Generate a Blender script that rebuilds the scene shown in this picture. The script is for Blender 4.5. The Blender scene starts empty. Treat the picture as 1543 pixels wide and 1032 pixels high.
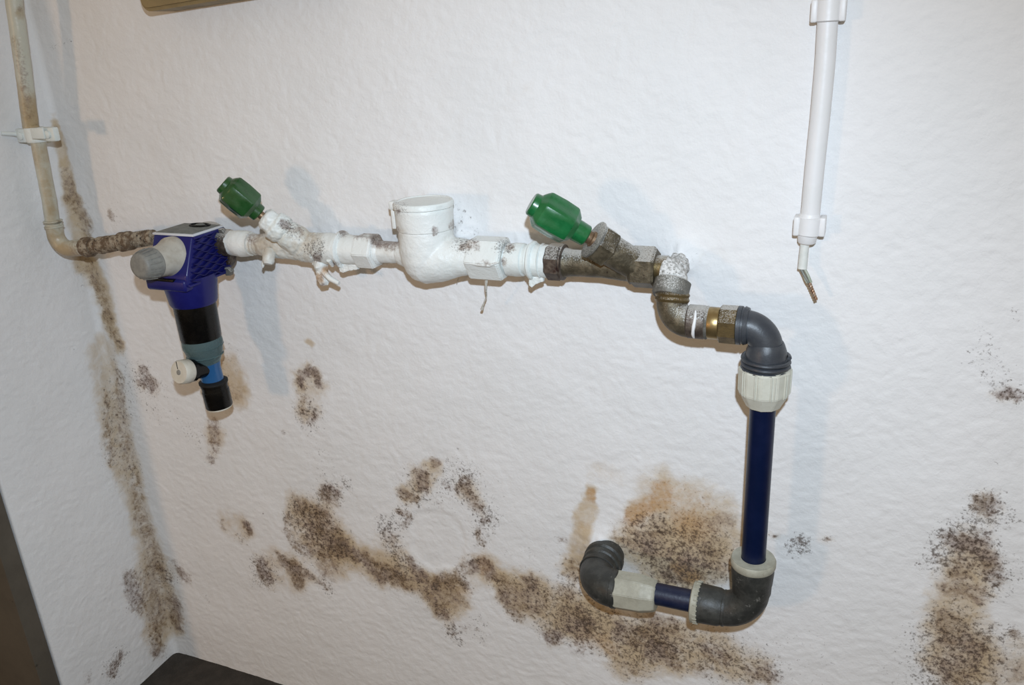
import bpy, bmesh, math, random
import numpy as np
from mathutils import Vector, Matrix, noise
random.seed(7)
PI = math.pi
S = bpy.context.scene
COL = S.collection

# ------------------------------------------------------------------ camera
# calibrated from the photograph (1543x1032): floor lines, wall corner and pipes
F, CX, CY = 1240.0, 771.5, 516.0
CAM = Vector((1.3516, -1.0713, 1.2846))
_dn = Vector((950-CX, 3800-CY, F)).normalized()
_h = Vector((.9215, .09, -.378)); _h -= _dn*_h.dot(_dn); _h.normalize()
_z = -_dn; _y = _z.cross(_h)
M3 = Matrix((_h, _y, _z))                 # camera (right, down, forward) -> world
cam = bpy.data.cameras.new('camera'); camo = bpy.data.objects.new('camera', cam); COL.objects.link(camo)
rx = M3 @ Vector((1, 0, 0)); ry = M3 @ Vector((0, -1, 0)); rz = M3 @ Vector((0, 0, -1))
camo.matrix_world = Matrix(((rx.x, ry.x, rz.x, CAM.x), (rx.y, ry.y, rz.y, CAM.y), (rx.z, ry.z, rz.z, CAM.z), (0, 0, 0, 1)))
cam.sensor_width = 36; cam.lens = 36*F/1543.0; cam.clip_start = .01
S.camera = camo

# ------------------------------------------------------------------ light
S.view_settings.view_transform = 'Standard'; S.view_settings.look = 'None'
S.view_settings.exposure = 0.0; S.view_settings.gamma = 1.0
S.view_settings.use_curve_mapping = False
w = bpy.data.worlds.new('world'); S.world = w; w.use_nodes = True
bg = w.node_tree.nodes['Background']; bg.inputs[0].default_value = (1.0, .79, .53, 1); bg.inputs[1].default_value = .31
fl = bpy.data.lights.new('camera_flash', 'SPOT'); fl.energy = 59; fl.color = (.76, .91, 1.07); fl.shadow_soft_size = .014; fl.spot_size = math.radians(120); fl.spot_blend = 1.0
flo = bpy.data.objects.new('camera_flash', fl); COL.objects.link(flo)
flo.location = CAM + ry*.13 + rx*.014 + rz*.10
flo.rotation_euler = (Vector((.74, 0, .44))-flo.location).to_track_quat('-Z', 'Y').to_euler()
la = bpy.data.lights.new('room_lamp', 'AREA'); la.energy = 11; la.color = (1.0, .62, .34); la.shape = 'DISK'; la.size = .26
lao = bpy.data.objects.new('room_lamp', la); COL.objects.link(lao)
lao.location = (-.60, -2.9, 1.12)
lao.rotation_euler = (Vector((.9, 0, .95))-lao.location).to_track_quat('-Z', 'Y').to_euler()

# ------------------------------------------------------------------ pixel -> place (at a real distance off the wall)
def ray(px, py): return M3 @ Vector((px-CX, py-CY, F))
def P(px, py, d=0.0):
    r = ray(px, py); return CAM + r*((-d-CAM.y)/r.y)
def PL(px, py, x=0.0):
    r = ray(px, py); return CAM + r*((x-CAM.x)/r.x)
def depth(p): return (p-CAM).dot(M3 @ Vector((0, 0, 1)))
def RAD(wpx, p): return wpx/2*depth(p)/F

# ------------------------------------------------------------------ helpers
def tag(o, label=None, cat=None, group=None, kind=None):
    if label: o['label'] = label
    if cat: o['category'] = cat
    if group: o['group'] = group
    if kind: o['kind'] = kind
    return o
def thing(name, loc, label, cat, group=None):
    o = bpy.data.objects.new(name, None); COL.objects.link(o); o.location = loc; o.empty_display_size = .02
    return tag(o, label, cat, group)
def obj(name, bm, m, parent=None, smooth=True, angle=35):
    me = bpy.data.meshes.new(name)
    bmesh.ops.recalc_face_normals(bm, faces=bm.faces[:])
    bm.to_mesh(me); bm.free()
    for mm in (m if isinstance(m, (list, tuple)) else [m]): me.materials.append(mm)
    if smooth:
        me.polygons.foreach_set('use_smooth', [True]*len(me.polygons))
        me.set_sharp_from_angle(angle=math.radians(angle))
    o = bpy.data.objects.new(name, me); COL.objects.link(o)
    if parent is not None:
        o.parent = parent
        root = parent; off = Vector(parent.location)
        while root.parent: root = root.parent; off += Vector(root.location)
        me.transform(Matrix.Translation(-off))
    return o
def frame(ax, up=None):
    ax = ax.normalized(); u = Vector(up) if up is not None else Vector((0, 0, 1))
    if abs(ax.dot(u.normalized())) > .95: u = Vector((1, 0, 0))
    a = (u-ax*u.dot(ax)).normalized(); b = ax.cross(a)
    return ax, a, b
def lathe(bm, A, B, prof, seg=32, rot=0, up=None, step=None, lump=0, lscale=60, caps=True):
    """profile [(fraction 0..1 along A->B, radius)]"""
    ax, a, b = frame(B-A, up); L = (B-A).length
    pr = list(prof)
    if step:
        q = [pr[0]]
        for (s0, r0), (s1, r1) in zip(pr, pr[1:]):
            n = max(1, int(math.hypot((s1-s0)*L, r1-r0)/step))
            for k in range(1, n+1): q.append((s0+(s1-s0)*k/n, r0+(r1-r0)*k/n))
        pr = q
    rings = []
    for s, r in pr:
        ring = []
        for k in range(seg):
            t = 2*PI*k/seg+rot
            p = A+ax*(s*L)+(a*math.cos(t)+b*math.sin(t))*r
            if lump:
                n = noise.noise(p*lscale)+.5*noise.noise(p*lscale*2.7)
                p += (a*math.cos(t)+b*math.sin(t))*lump*n
            ring.append(bm.verts.new(p))
        rings.append(ring)
    for r0, r1 in zip(rings, rings[1:]):
        for k in range(seg): bm.faces.new((r0[k], r0[(k+1) % seg], r1[(k+1) % seg], r1[k]))
    if caps:
        bm.faces.new(rings[0][::-1]); bm.faces.new(rings[-1])
    return bm
def tube(bm, pts, rad, seg=24, lump=0, lscale=60, caps=True):
    pts = [Vector(p) for p in pts]; n = len(pts)
    rad = rad if isinstance(rad, (list, tuple)) else [rad]*n
    t0 = (pts[1]-pts[0]).normalized(); _, a, b = frame(t0)
    rings = []
    for i, p in enumerate(pts):
        t = (pts[min(i+1, n-1)]-pts[max(i-1, 0)]).normalized()
        a = (a-t*a.dot(t)).normalized(); b = t.cross(a)
        ring = []
        for k in range(seg):
            th = 2*PI*k/seg; dr = a*math.cos(th)+b*math.sin(th)
            q = p+dr*rad[i]
            if lump: q += dr*lump*(noise.noise(q*lscale)+.5*noise.noise(q*lscale*2.7))
            ring.append(bm.verts.new(q))
        rings.append(ring)
    for r0, r1 in zip(rings, rings[1:]):
        for k in range(seg): bm.faces.new((r0[k], r0[(k+1) % seg], r1[(k+1) % seg], r1[k]))
    if caps: bm.faces.new(rings[0][::-1]); bm.faces.new(rings[-1])
    return bm
def bez(p0, c, p1, n=10):
    p0, c, p1 = Vector(p0), Vector(c), Vector(p1)
    return [p0*(1-t)**2+c*2*t*(1-t)+p1*t*t for t in [i/n for i in range(n+1)]]
def elbow_path(A, K, B, rb, n=12):
    """straight A->K, rounded with radius-like length rb, straight K->B"""
    A, K, B = Vector(A), Vector(K), Vector(B)
    u = (A-K).normalized(); v = (B-K).normalized()
    s = K+u*min(rb, (A-K).length*.98); e = K+v*min(rb, (B-K).length*.98)
    k = .5523; c1 = s.lerp(K, k); c2 = e.lerp(K, k)
    out = [A]
    for i in range(n+1):
        t = i/n; out.append(s*(1-t)**3+c1*3*t*(1-t)**2+c2*3*t*t*(1-t)+e*t**3)
    out.append(B); return out
def box(bm, lo, hi, bev=0, seg=2):
    """axis box; bevelled"""
    lo, hi = Vector(lo), Vector(hi)
    r = bmesh.ops.create_cube(bm, size=1, matrix=Matrix.Translation((lo+hi)/2) @ Matrix.Diagonal((*(hi-lo), 1)))
    if bev:
        es = {e for v in r['verts'] for e in v.link_edges}
        bmesh.ops.bevel(bm, geom=list(es), offset=bev, segments=seg, affect='EDGES', profile=.5)
    return bm
def sphere(bm, c, r, sc=(1, 1, 1), seg=16, lump=0):
    m = Matrix.Translation(c) @ Matrix.Diagonal((*sc, 1))
    res = bmesh.ops.create_uvsphere(bm, u_segments=seg, v_segments=seg//2+2, radius=r, matrix=m)
    if lump:
        for v in res['verts']: v.co += (v.co-Vector(c)).normalized()*lump*noise.noise(v.co*150)
    return bm
def B(): return bmesh.new()
HX = 1/math.cos(PI/6)
def hexnut(bm, A, Bp, r, ch=.0025, rot=PI/6, seg=6):
    """nut of flat radius r with chamfered ends"""
    L = (Bp-A).length; c = ch/L; hx = 1/math.cos(PI/seg)
    lathe(bm, A, Bp, [(0, r*hx*.90), (c, r*hx), (1-c, r*hx), (1, r*hx*.90)], seg=seg, rot=rot)
    return bm

# ------------------------------------------------------------------ materials
def nt(name):
    m = bpy.data.materials.new(name); m.use_nodes = True; t = m.node_tree
    return m, t, t.nodes['Principled BSDF']
def N(t, typ, **kw):
    n = t.nodes.new(typ)
    for k, v in kw.items():
        if k.startswith('i_'): n.inputs[int(k[2:])].default_value = v
        else: setattr(n, k, v)
    return n
def noise_n(t, scale, detail=4, rough=.6, vec=None, dist=0):
    n = N(t, 'ShaderNodeTexNoise'); n.inputs['Scale'].default_value = scale; n.inputs['Detail'].default_value = detail
    n.inputs['Roughness'].default_value = rough; n.inputs['Distortion'].default_value = dist
    if vec is not None: t.links.new(vec, n.inputs['Vector'])
    return n.outputs['Fac']
def world_vec(t):
    return N(t, 'ShaderNodeNewGeometry').outputs['Position']
def ramp(t, fac, lo, hi):
    n = N(t, 'ShaderNodeMapRange'); n.interpolation_type = 'SMOOTHSTEP'
    n.inputs[1].default_value = lo; n.inputs[2].default_value = hi
    t.links.new(fac, n.inputs[0]); return n.outputs[0]
def mth(t, op, a, b=None, c=None, clamp=False):
    n = N(t, 'ShaderNodeMath', operation=op); n.use_clamp = clamp
    for i, v in enumerate((a, b, c)):
        if v is None: continue
        if isinstance(v, (int, float)): n.inputs[i].default_value = v
        else: t.links.new(v, n.inputs[i])
    return n.outputs[0]
def mix(t, fac, a, b):
    n = N(t, 'ShaderNodeMix', data_type='RGBA')
    for sock, v in ((n.inputs[0], fac), (n.inputs[6], a), (n.inputs[7], b)):
        if isinstance(v, (int, float)): sock.default_value = v
        elif isinstance(v, tuple): sock.default_value = (*v, 1)
        else: t.links.new(v, sock)
    return n.outputs[2]
def bump(t, bs, h, dist, strength=1.0, prev=None):
    n = N(t, 'ShaderNodeBump'); n.inputs['Strength'].default_value = strength; n.inputs['Distance'].default_value = dist
    t.links.new(h, n.inputs['Height'])
    if prev is not None: t.links.new(prev, n.inputs['Normal'])
    t.links.new(n.outputs[0], bs.inputs['Normal']); return n.outputs[0]
def simple(name, c1, c2=None, rough=.5, metal=0, sc=60, lo=.4, hi=.65, bsc=300, bd=.0004, spots=None, dust=0, coat=0, spec=None):
    m, t, bs = nt(name); v = world_vec(t)
    col = mix(t, ramp(t, noise_n(t, sc, 6, .65, v), lo, hi), c1, c2 or c1)
    if spots:
        sc2, l2, h2, sc_col = spots
        col = mix(t, ramp(t, noise_n(t, sc2, 5, .7, v), l2, h2), col, sc_col)
    if dust:   # plaster dust and paint splatter settled on the upper sides
        g = N(t, 'ShaderNodeNewGeometry'); sx = N(t, 'ShaderNodeSeparateXYZ'); t.links.new(g.outputs['Normal'], sx.inputs[0])
        f = mth(t, 'ADD', mth(t, 'MULTIPLY', sx.outputs[2], .42), noise_n(t, 620, 5, .75, v))
        f = mth(t, 'MULTIPLY', ramp(t, f, .82-dust*.25, .98-dust*.2), .8)
        col = mix(t, f, col, (.62, .61, .58))
    t.links.new(col, bs.inputs['Base Color'])
    rg = mth(t, 'ADD', mth(t, 'MULTIPLY', noise_n(t, sc*2, 4, .6, v), .25), rough-.12)
    t.links.new(rg, bs.inputs['Roughness'])
    bs.inputs['Metallic'].default_value = metal
    if coat: bs.inputs['Coat Weight'].default_value = coat; bs.inputs['Coat Roughness'].default_value = .12
    if spec is not None: bs.inputs['Specular IOR Level'].default_value = spec
    bump(t, bs, noise_n(t, bsc, 4, .6, v), bd)
    return m
def stained(name, base1, base2, dark, brown, bumps, kb=1.0, fine=260., rough=.72, tanc=(.50, .36, .19), fres=.5):
    """white paint with mould / tan / orange / speckle densities from the mesh attribute 'stain'"""
    m, t, bs = nt(name); v = world_vec(t)
    at = N(t, 'ShaderNodeAttribute'); at.attribute_name = 'stain'
    sp = N(t, 'ShaderNodeSeparateColor'); t.links.new(at.outputs['Color'], sp.inputs[0])
    R, G, Bc, A = sp.outputs[0], sp.outputs[1], sp.outputs[2], at.outputs['Alpha']
    nb = noise_n(t, 38*kb, 8, .68, v, .6); nf = noise_n(t, fine, 4, .7, v); nm = noise_n(t, 125*kb, 7, .74, v, .12)
    n0 = noise_n(t, 5, 5, .6, v)
    col = mix(t, ramp(t, n0, .35, .7), base1, base2)
    # tan bleed, soft
    tf = mth(t, 'ADD', G, mth(t, 'MULTIPLY', mth(t, 'SUBTRACT', nb, .5), .9))
    tf = mth(t, 'MULTIPLY', mth(t, 'MULTIPLY', ramp(t, tf, .12, 1.0), ramp(t, G, .0, .25)), .85)
    col = mix(t, tf, col, tanc)
    of = mth(t, 'ADD', Bc, mth(t, 'MULTIPLY', mth(t, 'SUBTRACT', nm, .5), 1.3))
    of = mth(t, 'MULTIPLY', mth(t, 'MULTIPLY', ramp(t, of, .15, 1.05), ramp(t, Bc, .0, .25)), .8)
    col = mix(t, of, col, (.46, .25, .09))
    # brown mould body
    n1 = mth(t, 'ADD', mth(t, 'MULTIPLY', mth(t, 'SUBTRACT', nb, .5), 2.0), mth(t, 'MULTIPLY', mth(t, 'SUBTRACT', nm, .5), 2.4))
    mf = mth(t, 'ADD', R, n1)
    pres = ramp(t, R, .02, .3)
    body = mth(t, 'MULTIPLY', mth(t, 'MULTIPLY', ramp(t, mf, .02, 1.12), pres), .78)
    col = mix(t, body, col, mix(t, ramp(t, noise_n(t, 17, 4, .6, v), .38, .62), brown, (.25, .185, .165)))
    # darker flecks inside it
    f2 = mth(t, 'ADD', mth(t, 'ADD', mth(t, 'MULTIPLY', R, .55), mth(t, 'MULTIPLY', mth(t, 'SUBTRACT', nf, .5), 1.5)),
             mth(t, 'MULTIPLY', n1, .55))
    fl2 = mth(t, 'MULTIPLY', mth(t, 'MULTIPLY', ramp(t, f2, .34, .95), pres), .72)
    col = mix(t, fl2, col, dark)
    # loose speckle
    f3 = mth(t, 'ADD', mth(t, 'MULTIPLY', A, .5), mth(t, 'ADD', mth(t, 'MULTIPLY', mth(t, 'SUBTRACT', nf, .5), 1.6), mth(t, 'MULTIPLY', mth(t, 'SUBTRACT', nm, .5), 2.2)))
    f3 = mth(t, 'MULTIPLY', mth(t, 'MULTIPLY', ramp(t, f3, .38, .8), ramp(t, A, .02, .3)), .75)
    col = mix(t, f3, col, (dark[0]*1.6, dark[1]*1.7, dark[2]*1.9))
    t.links.new(col, bs.inputs['Base Color'])
    bs.inputs['Roughness'].default_value = rough; bs.inputs['Specular IOR Level'].default_value = fres
    prev = None
    for sc, dist in bumps: prev = bump(t, bs, noise_n(t, sc, 3, .55, v, .4), dist, 1, prev)
    return m

MW = stained('white_plaster', (.80, .79, .785), (.77, .765, .76), (.048, .031, .020), (.225, .145, .082),
             [(75, .0006), (230, .0006)], rough=.8, fres=.25)
MP = stained('thick_white_paint', (.78, .79, .765), (.70, .755, .73), (.04, .03, .025), (.22, .14, .09),
             [(120, .0009), (420, .0004)], kb=2.2, fine=520., rough=.42, tanc=(.46, .38, .28))
MPIPE = stained('yellowed_pipe_paint', (.56, .56, .48), (.46, .45, .37), (.07, .05, .03), (.24, .17, .09),
                [(160, .0005)], kb=2.2, fine=420., rough=.38, tanc=(.36, .25, .12))
M_FLOOR = simple('dark_floor', (.028, .022, .016), (.045, .036, .028), .85, 0, 30, bd=.002, bsc=200)
M_CONC = simple('grey_concrete', (.105, .09, .07), (.14, .12, .095), .9, 0, 7, bsc=120, bd=.001)
M_DOOR = simple('grey_brown_door', (.115, .098, .075), (.085, .072, .055), .7, 0, 4, spots=(22, .68, .74, (.05, .04, .03)), bsc=60, bd=.0004)
M_RUST = simple('corroded_steel', (.13, .085, .05), (.36, .30, .22), .75, .1, 90, .42, .6, 260, .0016, spots=(150, .56, .66, (.03, .02, .014)))
M_BLUE = simple('blue_housing_plastic', (.008, .009, .105), (.010, .012, .125), .38, 0, 30, coat=.2, bd=.0001, spec=.3)
M_BLUED = simple('blue_fin_plastic', (.007, .008, .085), None, .42, 0, 30, bd=.0001, spec=.3)
M_GREYD = simple('grey_knob_plastic', (.24, .235, .21), (.19, .185, .17), .55, 0, 90, bd=.0002, bsc=500)
M_GREYL = simple('light_grey_plastic', (.47, .44, .38), (.40, .36, .30), .5, 0, 70, bd=.0002, bsc=500)
M_LID = simple('dusty_grey_lid', (.10, .11, .10), (.17, .18, .165), .5, 0, 120, bd=.0002)
M_EDGE = simple('pale_lid_edge', (.60, .62, .66), None, .4, 0, 60, bd=.0001)
M_BLACK = simple('black_plastic', (.003, .003, .003), (.005, .0045, .004), .25, 0, 60, bd=.0001, spec=.3)
M_RUB = simple('black_ring', (.012, .012, .012), None, .6, 0, 60, bd=.0001, spec=.3)
M_CREAM = simple('cream_plastic', (.40, .385, .31), (.33, .315, .25), .5, 0, 60, spots=(45, .66, .76, (.22, .16, .11)), bd=.0003)
M_CREAMC = simple('clean_cream_plastic', (.58, .57, .49), (.53, .52, .44), .5, 0, 60, bd=.0003)
M_WCAP = simple('ivory_cap', (.62, .58, .50), (.56, .52, .43), .5, 0, 60, bd=.0002)
M_GREEN = simple('green_handle_plastic', (.006, .105, .028), (.012, .135, .040), .30, 0, 50, coat=.4, bd=.00025, bsc=140)
M_GREEND = simple('dark_green_handle_plastic', (.012, .062, .014), (.018, .080, .020), .3, 0, 50, coat=.4, bd=.00025, bsc=140)
M_BRASS = simple('tarnished_brass', (.085, .070, .045), (.165, .135, .088), .5, .5, 80, .4, .65, 400, .0006, spots=(120, .60, .72, (.035, .022, .016)), dust=.55)
M_BRASSD = simple('dark_tarnished_brass', (.07, .052, .042), (.14, .11, .085), .5, .45, 90, .4, .65, 400, .0005, spots=(100, .55, .68, (.035, .015, .012)), dust=.5)
M_GREYB = simple('dull_grey_metal', (.13, .125, .11), (.20, .19, .165), .6, .4, 80, bsc=400, bd=.0006, dust=.65)
M_CRUST = simple('plaster_crusted_metal', (.68, .67, .65), (.36, .35, .33), .75, 0, 150, .47, .60, 500, .0009, spots=(330, .54, .62, (.16, .15, .13)))
M_BRIGHT = simple('bright_brass', (.36, .26, .12), (.26, .185, .085), .35, .85, 60, bd=.0001)
M_BRIGHT2 = simple('dull_yellow_brass', (.20, .145, .065), (.13, .095, .045), .42, .75, 70, bd=.0003, dust=.3)
M_COPPER = simple('brown_stem_brass', (.26, .17, .10), (.16, .10, .06), .45, .6, 90, bd=.0004)
M_PVC = simple('dark_grey_plastic', (.036, .041, .050), (.050, .054, .061), .38, 0, 40, bd=.0002, bsc=300, spots=(70, .68, .8, (.12, .12, .12)))
M_PVCW = simple('weathered_grey_plastic', (.026, .027, .025), (.050, .050, .045), .48, 0, 50, bd=.0005, bsc=200, spots=(80, .62, .74, (.17, .165, .15)))
M_PE = simple('navy_blue_pipe', (.002, .0065, .030), (.003, .008, .037), .33, 0, 20, bd=.00012, bsc=90, spec=.3)
M_PED = simple('dusty_navy_pipe', (.004, .009, .034), (.010, .015, .040), .42, 0, 60, bd=.0002)
M_COND = simple('white_conduit', (.78, .77, .77), (.76, .755, .75), .42, 0, 30, bd=.0003, bsc=120)
M_CABLE = simple('painted_cable', (.72, .72, .68), (.64, .66, .62), .5, 0, 60, bd=.0002)
M_WIREG = simple('grey_green_wire', (.30, .34, .26), (.38, .40, .33), .5, 0, 90, bd=.0001)
M_WIRED = simple('dark_wire', (.10, .11, .09), (.2, .2, .17), .5, 0, 90, bd=.0001)
M_COPW = simple('copper_strand', (.30, .17, .10), (.45, .36, .28), .4, .6, 200, bd=.0002)
M_HEMP = simple('painted_hemp', (.62, .60, .54), (.30, .26, .20), .8, 0, 160, .45, .62, bd=.0006, bsc=500)
M_OLIVE = simple('brown_painted_wood', (.27, .195, .09), (.22, .16, .075), .6, 0, 25, bsc=90, bd=.0004)
m, t, bs = nt('tinted_bowl'); bs.inputs['Base Color'].default_value = (.22, .33, .34, 1); bs.inputs['Roughness'].default_value = .12
bs.inputs['Transmission Weight'].default_value = .65; bs.inputs['IOR'].default_value = 1.2; M_GLASS = m
m, t, bs = nt('blue_bowl'); bs.inputs['Base Color'].default_value = (.03, .13, .32, 1); bs.inputs['Roughness'].default_value = .15
bs.inputs['Transmission Weight'].default_value = .25; M_GLASSB = m

# ------------------------------------------------------------------ stains (places on the wall, metres)
CORN = [(1.45, .022), (1.19, .021), (1.05, .019), (.93, .012), (.80, .006), (.55, .0), (0, 0)]   # slightly bowed corner: height, x
def xc(z):
    z = np.asarray(z, float); zz = [c[0] for c in CORN][::-1]; xx = [c[1] for c in CORN][::-1]
    return np.interp(z, zz, xx)
def surf(px, py):
    p = P(px, py, 0)
    if p.x >= float(xc(p.z)): return p
    q = PL(px, py, 0.0)
    return PL(px, py, float(xc(q.z)))
ST = []
def st(ch, pts, s=1.0, rr=None):
    """ch 0 mould 1 tan 2 orange 3 speckle ; pts (px,py,r_px)"""
    q = []
    for a in pts:
        p = surf(a[0], a[1]); q.append((p, (a[2] if len(a) > 2 else rr)*depth(p)/F))
    ST.append((ch, q, s))
    if ch == 0 and s > .3:      # every mould patch bleeds into a paler halo and loose spores
        ST.append((1, [(p, r*1.5+.004) for p, r in q], s*.34)); ST.append((3, [(p, r*1.6+.003) for p, r in q], s*.6))
# corner
st(1, [(80, 170, 8), (97, 240, 9), (108, 290, 12), (122, 335, 14), (128, 385, 16), (150, 430, 14), (165, 480, 14), (182, 520, 11)], .75)
st(0, [(82, 168, 2.5), (84, 190, 3)], .8)
st(0, [(100, 255, 7), (108, 290, 9), (122, 320, 10), (132, 345, 8)], .62)
st(0, [(125, 385, 9), (150, 440, 9), (165, 485, 9), (181, 518, 9)], .62)
st(1, [(150, 530, 22), (165, 620, 20), (185, 690, 20), (212, 790, 16), (235, 860, 26), (245, 950, 26)], .55)
st(0, [(180, 560, 9), (184, 640, 9), (196, 700, 8)], .5)
st(0, [(158, 600, 5), (163, 660, 6), (170, 695, 8)], .5)
st(0, [(205, 720, 7), (212, 780, 10), (228, 815, 13), (240, 850, 10)], .52)
st(0, [(196, 872, 11), (203, 905, 11), (212, 915, 7)], .72)
st(0, [(225, 860, 14), (232, 905, 15), (240, 940, 14)], .55)
st(0, [(233, 965, 13), (240, 985, 9)], .75)
st(0, [(262, 905, 12), (268, 940, 10)], .72); st(3, [(254, 872, 14)], .8); st(0, [(250, 865, 12)], .4)
st(0, [(260, 848, 5), (280, 872, 9)], .62); st(3, [(309, 908, 14)], .5); st(2, [(268, 930, 14)], .4); st(2, [(236, 950, 18)], .3)
st(0, [(180, 990, 7), (170, 1008, 10)], .8); st(3, [(175, 1000, 22)], .7); st(0, [(130, 1020, 8)], .5)
st(0, [(168, 323, 6)], .55); st(3, [(45, 315, 7)], .35); st(3, [(60, 78, 3), (80, 73, 3), (103, 58, 2)], .7)
st(3, [(180, 300, 8), (125, 420, 14)], .25); st(3, [(190, 560, 30), (180, 640, 30), (190, 720, 24)], .45)
st(3, [(108, 527, 5)], .5)
st(1, [(130, 390, 20), (170, 370, 10)], .35)
# by the filter
st(0, [(218, 556, 9), (222, 575, 15)], .82); st(3, [(240, 600, 40)], .3); st(3, [(232, 625, 14)], .35)
st(0, [(322, 640, 9), (324, 668, 11)], .7); st(0, [(318, 692, 8)], .85); st(3, [(288, 650, 20)], .55); st(3, [(345, 540, 22)], .5)
st(1, [(345, 560, 26), (355, 595, 22)], .75); st(0, [(352, 592, 16)], .32); st(1, [(322, 655, 20)], .5)
# middle spot
st(1, [(466, 516, 8)], .7); st(1, [(465, 575, 24), (463, 620, 20)], .42)
st(0, [(452, 580, 6), (455, 565, 7), (468, 560, 7), (480, 568, 7), (481, 582, 6)], .95); st(0, [(456, 586, 6)], .7)
st(0, [(460, 605, 14)], .32); st(0, [(457, 623, 7)], .62); st(0, [(476, 626, 7), (474, 640, 7)], .66); st(3, [(465, 625, 26)], .55)
st(0, [(430, 653, 4)], .7); st(3, [(470, 665, 28)], .3); st(3, [(485, 682, 6)], .5)
# ring spot left
st(1, [(355, 795, 26)], .45); st(0, [(371, 790, 6), (373, 800, 6)], 1.0); st(3, [(363, 812, 11)], .8)
st(0, [(336, 785, 3), (338, 800, 3)], .55); st(3, [(345, 815, 8)], .4); st(3, [(395, 770, 4)], .7)
# left blob
st(1, [(450, 765, 22), (480, 800, 40), (500, 845, 30)], .55)
st(0, [(486, 748, 8), (497, 738, 8), (505, 748, 7)], .8); st(3, [(520, 730, 9)], .8); st(3, [(500, 720, 30)], .4)
st(0, [(450, 757, 13)], .55); st(3, [(448, 775, 20), (470, 790, 30)], .85)
st(0, [(436, 775, 5), (433, 795, 6), (440, 812, 6), (455, 828, 8), (462, 835, 8)], .6)
st(0, [(480, 775, 14), (495, 800, 15), (508, 822, 15)], .72)
st(0, [(478, 820, 22), (495, 845, 20), (490, 865, 12)], .48); st(3, [(470, 820, 30)], .5)
st(0, [(396, 852, 10), (398, 868, 12)], .95); st(3, [(398, 862, 24)], .7)
st(0, [(425, 842, 9), (440, 855, 12), (447, 878, 9)], .92); st(0, [(450, 862, 9), (465, 868, 7)], .8)
st(0, [(470, 870, 4), (492, 888, 5)], .66); st(1, [(430, 860, 34)], .4); st(3, [(490, 885, 14)], .6); st(3, [(385, 885, 16)], .35)
st(0, [(515, 828, 13), (545, 842, 11), (570, 862, 12), (600, 868, 12)], .9); st(1, [(520, 830, 22), (570, 855, 26), (610, 870, 20)], .6)
# ring around the pale disc
st(0, [(455, 770, 14), (465, 800, 14)], .42); st(0, [(480, 790, 26), (500, 830, 22)], .4); st(0, [(500, 745, 16)], .5); st(0, [(585, 870, 18), (625, 880, 14)], .5)
st(1, [(590, 830, 26)], .4); st(0, [(670, 895, 24)], .4); st(3, [(635, 740, 30), (715, 735, 34), (735, 790, 20)], .5)
st(3, [(580, 790, 14), (592, 820, 16), (603, 850, 14)], 1.0); st(0, [(583, 800, 6), (598, 840, 7)], .42)
st(0, [(597, 770, 4), (613, 775, 5), (614, 788, 5), (604, 794, 5)], .7); st(3, [(600, 780, 16)], .6)
st(0, [(632, 710, 9), (635, 735, 9)], .7); st(1, [(635, 720, 20), (655, 705, 12), (610, 745, 14)], .5)
st(0, [(606, 745, 8), (620, 750, 9)], .78); st(0, [(655, 698, 7)], .6); st(3, [(620, 730, 34)], .35)
st(0, [(672, 733, 7), (690, 738, 8)], .55); st(0, [(702, 722, 10), (704, 738, 9)], .75); st(3, [(695, 710, 26)], .6)
st(0, [(715, 752, 12), (722, 760, 8)], .62); st(1, [(715, 745, 20)], .3); st(3, [(735, 775, 16)], .7)
st(0, [(735, 782, 6), (726, 786, 6), (718, 798, 6), (720, 812, 6), (731, 820, 5)], .62); st(3, [(728, 800, 22)], .55)
st(0, [(622, 850, 8), (633, 868, 9), (650, 880, 9), (668, 876, 8), (690, 876, 8), (702, 882, 8)], .85)
st(1, [(640, 880, 20), (670, 900, 28), (680, 890, 20)], .75); st(0, [(655, 900, 18), (680, 895, 18)], .5); st(0, [(668, 922, 10)], .78)
st(2, [(700, 890, 12)], .4); st(1, [(735, 860, 26)], .5); st(2, [(745, 865, 20)], .3)
st(0, [(695, 864, 6), (706, 852, 8)], .62); st(0, [(712, 850, 9), (730, 850, 10), (740, 868, 10), (748, 873, 7)], .9); st(2, [(725, 850, 14)], .6)
st(3, [(685, 950, 14), (690, 965, 8)], .9); st(0, [(680, 950, 6)], .7); st(3, [(720, 945, 18), (725, 965, 12)], .55); st(0, [(690, 940, 10), (715, 948, 6)], .3)
st(3, [(765, 830, 9)], .6); st(3, [(797, 830, 9)], .6); st(3, [(823, 825, 5)], .5)
# band to the pipe
st(0, [(763, 882, 9), (766, 900, 9)], .72); st(0, [(798, 880, 13)], .95); st(1, [(790, 895, 34), (830, 915, 34), (880, 925, 34)], .66)
st(0, [(775, 905, 20), (800, 905, 22)], .6); st(0, [(780, 928, 10)], .6); st(3, [(830, 925, 34), (860, 910, 34)], .75)
st(0, [(822, 960, 9), (838, 955, 9)], .9); st(0, [(850, 905, 20), (862, 925, 22)], .5); st(0, [(860, 940, 16), (885, 955, 18)], .55)
st(0, [(868, 850, 10), (858, 870, 8)], .6); st(0, [(850, 815, 6)], .55); st(3, [(860, 860, 24)], .5)
st(1, [(890, 740, 9), (882, 780, 12), (876, 830, 14), (862, 860, 16)], .72); st(2, [(890, 745, 8)], .8); st(2, [(880, 790, 9)], .35)
st(1, [(905, 712, 22), (925, 722, 14)], .33); st(2, [(905, 714, 16)], .18)
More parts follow.
